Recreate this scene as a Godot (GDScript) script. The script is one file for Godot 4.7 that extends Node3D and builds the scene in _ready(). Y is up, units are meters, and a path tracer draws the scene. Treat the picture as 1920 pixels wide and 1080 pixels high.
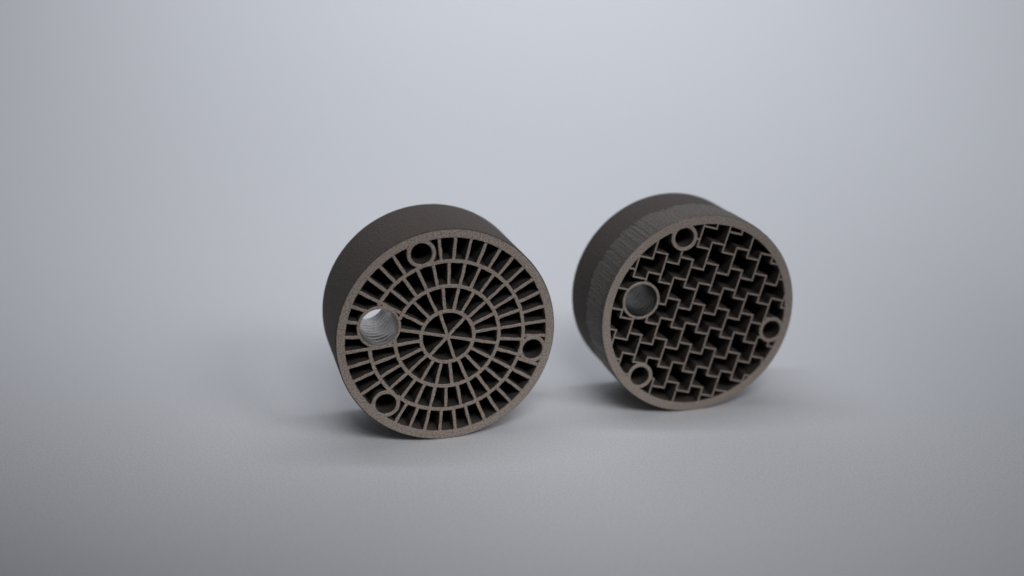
extends Node3D
# Two sintered metal lattice cylinders standing on a grey paper sweep.

const U := 0.025            # outer radius of the left cylinder, in metres
const CAM_H := 4.7221
const PITCH := 0.3288

var rng := RandomNumberGenerator.new()
var used := {}

# ---------------------------------------------------------------- helpers
func numbered(called: String, parent: Node) -> String:
	var key := str(parent.get_instance_id()) + called
	var n: int = used.get(key, 0)
	used[key] = n + 1
	return called if n == 0 else "%s_%03d" % [called, n]

func new_st() -> SurfaceTool:
	var st := SurfaceTool.new()
	st.begin(Mesh.PRIMITIVE_TRIANGLES)
	st.set_smooth_group(-1)
	return st

var cut_st: SurfaceTool       # collects the cut front of the part being built
func obj(called: String, st: SurfaceTool, m: Material, parent: Node, front: Material = null) -> MeshInstance3D:
	st.generate_normals()
	var o := MeshInstance3D.new()
	var mesh := st.commit()
	mesh.surface_set_material(0, m)
	if cut_st:
		cut_st.generate_normals()
		cut_st.commit(mesh)
		mesh.surface_set_material(1, front if front else m)
		cut_st = null
	o.mesh = mesh
	o.name = numbered(called, parent)
	parent.add_child(o, true)
	return o

func front_st() -> SurfaceTool:
	if not cut_st: cut_st = new_st()
	return cut_st

func tri(st: SurfaceTool, a: Vector3, b: Vector3, c: Vector3):
	st.add_vertex(a); st.add_vertex(b); st.add_vertex(c)

# a, b, c, d run clockwise seen from outside
func quad(st: SurfaceTool, a: Vector3, b: Vector3, c: Vector3, d: Vector3):
	tri(st, a, b, c); tri(st, a, c, d)

# an upright wall that follows the two side lines l and r (seen from the front, going along), from zf back to zb
func strip(st: SurfaceTool, l: PackedVector2Array, r: PackedVector2Array, zf: float, zb: float, closed := false, chamfer := 0.0):
	var n := l.size()
	var steps := n if closed else n - 1
	for k in steps:
		var j := (k + 1) % n
		var la := l[k]; var lb := l[j]; var ra := r[k]; var rb := r[j]
		var fla := la; var flb := lb; var fra := ra; var frb := rb
		var zs := zf
		if chamfer > 0.0:
			var da := (ra - la).normalized() * chamfer
			var db := (rb - lb).normalized() * chamfer
			fla += da; fra -= da; flb += db; frb -= db
			zs = zf - chamfer
		front_st().set_smooth_group(-1 if not closed else 0)
		quad(cut_st, p3(fla, zf), p3(flb, zf), p3(frb, zf), p3(fra, zf))
		st.set_smooth_group(-1 if not closed else 4)
		quad(st, p3(la, zb), p3(ra, zb), p3(rb, zb), p3(lb, zb))
		st.set_smooth_group(-1 if not closed else 1)
		quad(st, p3(lb, zs), p3(la, zs), p3(la, zb), p3(lb, zb))
		st.set_smooth_group(-1 if not closed else 2)
		quad(st, p3(ra, zs), p3(rb, zs), p3(rb, zb), p3(ra, zb))
		if chamfer > 0.0:
			st.set_smooth_group(-1 if not closed else 1)
			cut_st.set_smooth_group(-1 if not closed else 1)
			quad(cut_st, p3(flb, zf), p3(fla, zf), p3(la, zs), p3(lb, zs))
			cut_st.set_smooth_group(-1 if not closed else 2)
			quad(cut_st, p3(fra, zf), p3(frb, zf), p3(rb, zs), p3(ra, zs))
	if not closed:
		st.set_smooth_group(-1)
		quad(st, p3(l[0], zf), p3(r[0], zf), p3(r[0], zb), p3(l[0], zb))
		quad(st, p3(r[n - 1], zf), p3(l[n - 1], zf), p3(l[n - 1], zb), p3(r[n - 1], zb))

var cur_r := 1.0            # radius of the cylinder being built, in units of U
func p3(v: Vector2, z: float) -> Vector3:    # face coordinates (radius = 1) to metres, base of the thing at its contact line
	return Vector3(v.x * cur_r * U, (v.y + 1.0) * cur_r * U, z * U)

# parts of the segment a-b outside every disc [centre, radius] and inside the circle of radius lim
func pieces_of(a: Vector2, b: Vector2, discs: Array, lim: float) -> Array:
	var spans := [[0.0, 1.0]]
	var d := b - a
	var cuts := []
	for c in discs:
		var t := crossing(a, d, c[0], c[1])
		if t.size() == 2: cuts.append(t)
	var o := crossing(a, d, Vector2.ZERO, lim)
	if o.size() < 2: return []
	cuts.append([-9.0, o[0]]); cuts.append([o[1], 9.0])
	for c in cuts:
		var next := []
		for s in spans:
			if c[1] <= s[0] or c[0] >= s[1]: next.append(s)
			else:
				if c[0] > s[0]: next.append([s[0], c[0]])
				if c[1] < s[1]: next.append([c[1], s[1]])
		spans = next
	var out := []
	for s in spans:
		out.append([a + d * s[0], a + d * s[1]])
	return out

func crossing(a: Vector2, d: Vector2, c: Vector2, r: float) -> Array:
	var e := a - c
	var A := d.dot(d); var B := 2.0 * e.dot(d); var C := e.dot(e) - r * r
	var q := B * B - 4.0 * A * C
	if q <= 0.0: return []
	q = sqrt(q)
	return [(-B - q) / (2.0 * A), (-B + q) / (2.0 * A)]

func bar(st: SurfaceTool, a: Vector2, b: Vector2, t: float, zf: float, zb: float, jit := 0.0, n := 1):
	var s := (b - a).normalized()
	var side := Vector2(-s.y, s.x)
	var l := PackedVector2Array(); var r := PackedVector2Array()
	for k in n + 1:
		var m := a.lerp(b, float(k) / n)
		l.append(m + side * (t * 0.5 + rng.randf_range(-jit, jit)))
		r.append(m - side * (t * 0.5 + rng.randf_range(-jit, jit)))
	strip(st, l, r, zf, zb, false, 0.0035)

func polar(deg: float, r: float) -> Vector2:
	return Vector2.from_angle(deg_to_rad(deg)) * r

# ring of the given radii round centre c, only the arcs outside the discs
func ring_arcs(c: Vector2, ri: float, ro: float, segs: int, discs: Array, jit: float) -> Array:
	var inside := func(v: Vector2) -> bool:
		for q in discs:
			if v.distance_to(q[0]) < q[1]: return true
		return false
	var rm := (ri + ro) * 0.5
	var start := -1
	for k in segs:
		if inside.call(c + polar(360.0 * k / segs, rm)): start = k; break
	var runs := []
	if start < 0:
		runs.append([0, segs, true])
	else:
		var k := start
		while k < start + segs:
			if not inside.call(c + polar(360.0 * k / segs, rm)):
				var e := k
				while e + 1 < start + segs and not inside.call(c + polar(360.0 * (e + 1) / segs, rm)): e += 1
				if e > k: runs.append([k, e, false])
				k = e + 1
			else: k += 1
	var out := []
	var off_i := []; var off_o := []
	for k in segs:
		off_i.append(rng.randf_range(-jit, jit)); off_o.append(rng.randf_range(-jit, jit))
	for u in runs:
		var l := PackedVector2Array(); var r := PackedVector2Array()
		# going clockwise: outer line on the left
		var list := range(u[1] - 1, u[0] - 1, -1) if u[2] else range(u[1], u[0] - 1, -1)
		for k in list:
			l.append(c + polar(360.0 * k / segs, ro + off_o[k % segs])); r.append(c + polar(360.0 * k / segs, ri + off_i[k % segs]))
		out.append([l, r, u[2]])
	return out

func tag(o: Node, label: String, category: String, group := ""):
	o.set_meta("label", label); o.set_meta("category", category)
	if group: o.set_meta("group", group)

# a body of revolution about the cylinder axis: profile of (radius, z), each span smooth in itself
func lathe(raw: SurfaceTool, prof: Array, segs: int, bump: Callable, cut: Array):
	for k in prof.size() - 1:
		var st := front_st() if k in cut else raw
		st.set_smooth_group(k + 10)
		var a: Vector2 = prof[k]; var b: Vector2 = prof[k + 1]
		var rows: int = max(1, int(ceil(abs(b.y - a.y) / 0.03))) if bump.is_valid() else 1
		for j in rows:
			var u := a.lerp(b, float(j) / rows); var v := a.lerp(b, float(j + 1) / rows)
			for i in segs:
				var t0 := 360.0 * i / segs; var t1 := 360.0 * ((i + 1) % segs) / segs
				var P := func(w: Vector2, t: float, i2: int) -> Vector3:
					var r := w.x
					if bump.is_valid(): r += bump.call(w, i2 % segs)
					return p3(polar(t, r), w.y)
				quad(st, P.call(u, t0, i), P.call(u, t1, i + 1), P.call(v, t1, i + 1), P.call(v, t0, i))

# ---------------------------------------------------------------- materials
func noise_tex(freq: float, seed_: int, size: int, ramp: Gradient = null, bump := false, strength := 4.0, octaves := 3) -> NoiseTexture2D:
	var n := FastNoiseLite.new()
	n.noise_type = FastNoiseLite.TYPE_SIMPLEX_SMOOTH
	n.frequency = freq; n.seed = seed_
	n.fractal_octaves = octaves
	var t := NoiseTexture2D.new()
	t.width = size; t.height = size; t.seamless = true; t.noise = n
	if ramp: t.color_ramp = ramp
	if bump:
		t.as_normal_map = true; t.bump_strength = strength
	return t

func ramp2(a: Color, b: Color, c: Color) -> Gradient:
	var g := Gradient.new()
	g.offsets = PackedFloat32Array([0.2, 0.5, 0.8])
	g.colors = PackedColorArray([a, b, c])
	return g

func sintered(base: Color, spread: float, grain: float, bump: float, rough: float, metal: float, tile: float, seed_: int) -> StandardMaterial3D:
	var m := StandardMaterial3D.new()
	m.albedo_color = Color.WHITE
	m.albedo_texture = noise_tex(grain, seed_, 1024, ramp2(base.darkened(spread), base, base.lightened(spread * 0.7)), false, 1.0, 4)
	m.normal_enabled = true
	m.normal_texture = noise_tex(grain, seed_ + 7, 1024, null, true, bump, 3)
	m.normal_scale = 1.0
	m.roughness = rough
	m.metallic = metal
	m.metallic_specular = 0.5
	m.uv1_triplanar = true
	m.uv1_scale = Vector3.ONE / tile
	return m

# ---------------------------------------------------------------- scene
func _ready():
	rng.seed = 4711
	# camera
	var cam := Camera3D.new()
	cam.name = "camera"
	add_child(cam)
	cam.transform = Transform3D(Basis(Vector3.RIGHT, -PITCH) * Basis(Vector3.BACK, 0.0035), Vector3(0, CAM_H * U, 0))
	cam.near = 0.01; cam.far = 20.0
	var lens := CameraAttributesPhysical.new()
	lens.frustum_focal_length = 12.0 * 2156.4 / 540.0
	lens.frustum_focus_distance = 10.20 * U
	lens.exposure_aperture = 7.0
	lens.frustum_near = 0.01; lens.frustum_far = 20.0
	cam.attributes = lens
	cam.fov = rad_to_deg(2.0 * atan(540.0 / 2156.4))
	cam.current = true
	# surroundings: an even dim grey studio
	var we := WorldEnvironment.new()
	we.name = "world_environment"
	var env := Environment.new()
	env.background_mode = Environment.BG_COLOR
	env.background_color = Color(0.20, 0.205, 0.215)
	env.background_energy_multiplier = 1.0
	env.tonemap_mode = Environment.TONE_MAPPER_LINEAR
	env.tonemap_exposure = 1.02
	env.sdfgi_enabled = true; env.ssao_enabled = true; env.ssil_enabled = true
	we.environment = env
	add_child(we)
	# lamps: three soft keys in front, from the middle to the right, and a wide soft lamp over the cylinders that faces the backdrop
	area("backdrop_softbox", Vector3(0.018, 0.345, -0.302), Vector3(0.022, 0.228, -0.60), Vector2(0.36, 0.12), 0.122, Color(0.945, 0.964, 1.0))
	for spot in [[Vector3(0.04, 0.46, 0.15), 0.066, 0.004], [Vector3(0.17, 0.45, 0.13), 0.058, 0.004], [Vector3(0.33, 0.32, 0.04), 0.062, -0.012]]:
		var key := SpotLight3D.new()
		key.name = numbered("key_lamp", self)
		key.light_color = Color(0.975, 0.98, 1.0)
		key.light_energy = spot[1]
		key.light_size = 0.085
		key.spot_angle = 12.4
		key.spot_angle_attenuation = 1.0
		key.spot_range = 8.0
		key.shadow_enabled = true
		add_child(key)
		key.look_at_from_position(spot[0], Vector3(spot[2], 0.0, -0.24))


	# the paper sweep
	var paper := StandardMaterial3D.new()
	paper.albedo_texture = noise_tex(0.11, 3, 1024, ramp2(Color(0.87, 0.87, 0.874), Color(0.9, 0.9, 0.904), Color(0.922, 0.922, 0.926)), false, 1.0, 3)
	paper.normal_enabled = true
	paper.normal_texture = noise_tex(0.16, 5, 1024, null, true, 0.6, 2)
	paper.roughness = 0.95; paper.metallic_specular = 0.2
	paper.uv1_triplanar = true; paper.uv1_scale = Vector3.ONE / 0.08
	var st := new_st()
	var prof := []
	prof.append(Vector2(0.5, 0.0))
	# the paper rises in an even, gathering curve
	var at := Vector2(-0.25, 0.0)
	prof.append(at)
	for k in 80:
		var a := smoothstep(0.0, 1.0, (k + 0.5) / 80.0) * PI * 0.5
		at += Vector2(-cos(a), sin(a)) * (0.62 / 80.0)
		prof.append(at)
	prof.append(Vector2(at.x, 1.6))
	st.set_smooth_group(1)
	for k in prof.size() - 1:
		var a: Vector2 = prof[k]; var b: Vector2 = prof[k + 1]
		quad(st, Vector3(-1.6, a.y, a.x), Vector3(-1.6, b.y, b.x), Vector3(1.6, b.y, b.x), Vector3(1.6, a.y, a.x))
	var bd := obj("paper_backdrop", st, paper, self)
	bd.set_meta("kind", "structure")
	bd.set_meta("label", "seamless pale grey paper sweep under and behind both metal cylinders")

	build_left()
	build_right()

func area(called: String, at: Vector3, aim: Vector3, size: Vector2, energy: float, color: Color):
	var l := AreaLight3D.new()
	l.name = called
	l.area_size = size
	l.light_energy = energy
	l.light_color = color
	l.shadow_enabled = true
	l.area_range = 8.0
	add_child(l)
	l.look_at_from_position(at, aim)

func holder(called: String, x: float, z: float, yaw: float, length: float) -> Node3D:
	var o := Node3D.new()
	o.name = called
	add_child(o)
	var n := Vector3(sin(yaw), 0, cos(yaw))
	o.position = Vector3(x, 0, z) * U - n * length * 0.5 * U
	o.rotation.y = yaw
	return o

# threaded hole: a coarse helix cut into the wall of the bore
func thread_mesh(c: Vector2, r: float, zf: float, zb: float, pitch: float, depth: float) -> SurfaceTool:
	var st := new_st()
	var segs := 72
	var rows := int((zf - zb) / pitch * 6.0)
	st.set_smooth_group(1)
	var P := func(i: int, j: int) -> Vector3:
		var z := zf + (zb - zf) * j / float(rows)
		var ph := fposmod((zf - z) / pitch + float(i) / segs, 1.0)
		var h: float = abs(ph * 2.0 - 1.0)
		var ease_in: float = clamp((zf - z) / 0.02, 0.0, 1.0)
		var wear: float = 0.45 + 0.55 * sin(float(i % segs) / segs * TAU * 3.0 + z * 31.0) * cos(z * 53.0 + 1.3)
		return p3(c + polar(360.0 * (i % segs) / segs, r - depth * h * ease_in * clamp(wear, 0.1, 1.0)), z)
	for j in rows:
		for i in segs:
			quad(st, P.call(i, j), P.call(i, j + 1), P.call(i + 1, j + 1), P.call(i + 1, j))
	return st

func tube_part(root: Node3D, called: String, c: Vector2, ri: float, ro: float, zf: float, zb: float, raw: Material, m: Material, jit: float, label := "") -> MeshInstance3D:
	var st := new_st()
	for a in ring_arcs(c, ri, ro, 64, [], jit):
		strip(st, a[0], a[1], zf, zb, true, 0.006)
	var o := obj(called, st, raw, root, m)
	if label: o.set_meta("label", label)
	return o

# the closed far side: a disc pierced by the large hole
func back_plate(root: Node3D, big: Vector2, r_hole: float, ri: float, zb: float, m: Material):
	var st := new_st()
	var l := PackedVector2Array(); var r := PackedVector2Array()
	for k in 96:
		var d := Vector2.from_angle(-TAU * k / 96.0)
		var t := crossing(big, d, Vector2.ZERO, ri + 0.03)
		l.append(big + d * t[1]); r.append(big + d * r_hole)
	strip(st, l, r, zb + 0.04, zb, true, 0.0)
	obj("back_plate", st, m, root)

func build_left():
	cur_r = 1.0
	var L := 0.8808
	var zf := L * 0.5; var zb := -L * 0.5
	var zi := zb + 0.2 * L          # the lattice stops at a plate set back in the shell
	var root := holder("spoked_metal_cylinder", -0.571, -9.5551, 0.2834, L)
	tag(root, "left dark metal cylinder with rings of radial spokes and a shiny threaded hole", "metal cylinder", "short metal lattice cylinders standing on paper")
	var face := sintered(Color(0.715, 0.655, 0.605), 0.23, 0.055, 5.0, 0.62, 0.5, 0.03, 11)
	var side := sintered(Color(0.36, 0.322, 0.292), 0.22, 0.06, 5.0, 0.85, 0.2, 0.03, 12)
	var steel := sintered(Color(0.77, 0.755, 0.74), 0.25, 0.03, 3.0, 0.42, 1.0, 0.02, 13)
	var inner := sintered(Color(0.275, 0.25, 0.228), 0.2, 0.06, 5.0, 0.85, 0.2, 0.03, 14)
	# outer shell
	var ri := 0.917
	var jag := []
	for i in 240: jag.append(rng.randf_range(-0.0022, 0.0022))
	var st := new_st()
	lathe(st, [Vector2(0.988, zb), Vector2(1.0, zb + 0.012), Vector2(1.0, zf - 0.012), Vector2(0.990, zf), Vector2(ri + 0.005, zf), Vector2(ri, zf - 0.006), Vector2(ri, zb), Vector2(0.988, zb)], 240,
		func(w: Vector2, i: int) -> float: return jag[i] if w.x < 0.93 else jag[(i * 7) % 240] * 0.25, [3, 4])
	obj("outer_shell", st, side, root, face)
	# bores: three bolt holes and one large threaded hole
	var small := []
	for d in [105.5, -14.5, -134.5]: small.append(polar(d, 0.82))
	var big := polar(166.2, 0.63)
	var discs := []
	for c in small: discs.append([c, 0.118])
	discs.append([big, 0.183])
	for c in small: tube_part(root, "bolt_hole", c, 0.0945, 0.130, zf - 0.002, zi, inner, face, 0.0015)
	var tb := tube_part(root, "threaded_hole", big, 0.170, 0.196, zf - 0.002, zi, inner, face, 0.001, "large shiny threaded hole")
	obj("thread", thread_mesh(big, 0.1695, zf - 0.006, zi, 0.07, 0.009), steel, tb)
	back_plate(root, big, 0.185, ri, zi, side)
	# ring walls
	var rings := [0.2415, 0.475, 0.7035]
	for r in rings:
		var s2 := new_st()
		for a in ring_arcs(Vector2.ZERO, r - 0.0168, r + 0.0168, 180, discs, 0.0022):
			strip(s2, a[0], a[1], zf - 0.004, zi, a[2], 0.0035)
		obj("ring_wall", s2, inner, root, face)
	# radial spokes between the rings
	var spans := [[0.0, rings[0], 6, 45.4], [rings[0], rings[1], 20, 4.15], [rings[1], rings[2], 30, 3.68], [rings[2], 0.93, 40, 3.63]]
	for q in spans:
		for k in q[2]:
			var ang: float = q[3] + 360.0 * k / q[2]
			var r0: float = q[0] + (0.010 if q[0] > 0.0 else 0.018)
			var r1: float = q[1] - (0.010 if q[1] < 0.9 else 0.0)
			for s in pieces_of(polar(ang, r0), polar(ang, r1), discs, 0.99):
				if s[0].distance_to(s[1]) < 0.03: continue
				var s3 := new_st()
				bar(s3, s[0], s[1], 0.0295, zf - 0.0055 - rng.randf() * 0.002, zi, 0.0028, 5)
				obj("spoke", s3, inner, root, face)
	# where the six middle spokes meet
	var hub := new_st()
	for a in ring_arcs(Vector2.ZERO, 0.001, 0.030, 12, [], 0.0): strip(hub, a[0], a[1], zf - 0.005, zi, true, 0.0)
	obj("hub", hub, inner, root, face)

func build_right():
	cur_r = 0.9778
	var L := 0.8755
	var zf := L * 0.5; var zb := -L * 0.5
	var zi := zb + 0.2 * L          # the lattice stops at a plate set back in the shell
	var root := holder("lattice_metal_cylinder", 1.770, -10.1875, 0.2748, L)
	tag(root, "right dark metal cylinder filled with a lattice of interlocking stepped cells", "metal cylinder", "short metal lattice cylinders standing on paper")
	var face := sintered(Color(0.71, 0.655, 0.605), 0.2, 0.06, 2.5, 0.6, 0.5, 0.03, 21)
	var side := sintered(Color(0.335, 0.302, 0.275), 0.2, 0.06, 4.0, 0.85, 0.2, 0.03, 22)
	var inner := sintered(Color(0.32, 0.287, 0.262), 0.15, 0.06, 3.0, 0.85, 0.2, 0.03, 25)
	var scored := sintered(Color(0.43, 0.395, 0.365), 0.35, 0.06, 5.0, 0.6, 0.5, 0.03, 24)
	var steel := sintered(Color(0.47, 0.46, 0.445), 0.35, 0.05, 3.0, 0.45, 1.0, 0.02, 23)
	var ri := 0.912
	var segs := 720
	var ridge := []; var reach := []; var jag := []
	var v := 0.0; var slow := 0.0
	for i in segs:
		v = lerp(v, rng.randf_range(-1.0, 1.0), 0.8)
		slow = lerp(slow, rng.randf_range(-1.0, 1.0), 0.12)
		ridge.append(v * 0.0045 + slow * 0.006); reach.append(rng.randf_range(-0.025, 0.025) + slow * 0.035); jag.append(rng.randf_range(-0.001, 0.001))
	var smooth_bump := func(w: Vector2, i: int) -> float: return jag[i] if w.x < 0.95 else 0.0
	var seam := zf - 0.50 * L
	var st := new_st()
	lathe(st, [Vector2(0.988, zb), Vector2(1.0, zb + 0.012), Vector2(1.0, seam + 0.06), Vector2(0.99, seam + 0.06)], segs, smooth_bump, [])
	lathe(st, [Vector2(0.99, zf - 0.014), Vector2(0.9935, zf), Vector2(ri + 0.005, zf), Vector2(ri, zf - 0.006), Vector2(ri, zb), Vector2(0.988, zb)], segs, smooth_bump, [0, 1, 2])
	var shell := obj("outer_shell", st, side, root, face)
	# the front half of its outside, scored lengthwise
	var band := new_st()
	lathe(band, [Vector2(0.985, seam - 0.055), Vector2(1.0, seam - 0.05), Vector2(1.0, zf - 0.006), Vector2(0.994, zf - 0.001)], segs,
		func(w: Vector2, i: int) -> float:
			var d: float = (zf - w.y) / L
			return -0.003 + (ridge[i] + 0.005) * smoothstep(0.51 + reach[i], 0.46 + reach[i], d) * smoothstep(0.0, 0.06, d), [])
	obj("scored_band", band, scored, shell).set_meta("label", "rough front half of the outside, scored lengthwise")
	var small := []
	for d in [103.9, -16.1, -136.1]: small.append(polar(d, 0.82))
	var big := polar(161.2, 0.642)
	var discs := []
	for c in small: discs.append([c, 0.118])
	discs.append([big, 0.176])
	for c in small: tube_part(root, "bolt_hole", c, 0.0945, 0.131, zf - 0.002, zi, inner, face, 0.0008)
	var tb := tube_part(root, "threaded_hole", big, 0.160, 0.188, zf - 0.002, zi, inner, face, 0.0008, "large threaded hole with a grey bore")
	obj("thread", thread_mesh(big, 0.1595, zf - 0.006, zi, 0.05, 0.006), steel, tb)
	back_plate(root, big, 0.176, ri, zi, side)
	# lattice of stepped walls: square-wave walls in rows, joined by short partitions
	var O := Vector2(-0.3688, 0.6098)
	var ang := deg_to_rad(-16.2)
	var ux := Vector2.from_angle(ang); var uy := Vector2(-ux.y, ux.x)
	var W := 0.1363; var H := 0.2057; var D := 0.0714; var t := 0.0172
	var at := func(x: float, y: float) -> Vector2: return O + ux * x + uy * y
	for b in range(-4, 12):
		var st2 := new_st()
		var any := false
		for c in range(-10, 18):
			var y: float = -b * H + (0.5 if posmod(c, 2) == 1 else -0.5) * D
			for s in pieces_of(at.call(c * W - t * 0.5, y), at.call((c + 1) * W + t * 0.5, y), discs, 0.93):
				if s[0].distance_to(s[1]) < 0.012: continue
				bar(st2, s[0], s[1], t, zf - 0.005, zi, 0.0007, 3); any = true
			for s in pieces_of(at.call(c * W, -b * H + D * 0.5 - t * 0.5), at.call(c * W, -b * H - D * 0.5 + t * 0.5), discs, 0.93):
				if s[0].distance_to(s[1]) < 0.012: continue
				bar(st2, s[0], s[1], t, zf - 0.005, zi, 0.0005, 2); any = true
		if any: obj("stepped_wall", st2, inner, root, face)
		for c in range(-10, 18):
			if posmod(c, 2) != posmod(b, 2): continue
			for s in pieces_of(at.call(c * W, -b * H - D * 0.5 - t * 0.5), at.call(c * W, -(b + 1) * H + D * 0.5 + t * 0.5), discs, 0.93):
				if s[0].distance_to(s[1]) < 0.012: continue
				var st3 := new_st()
				bar(st3, s[0], s[1], t, zf - 0.005, zi, 0.0007, 3)
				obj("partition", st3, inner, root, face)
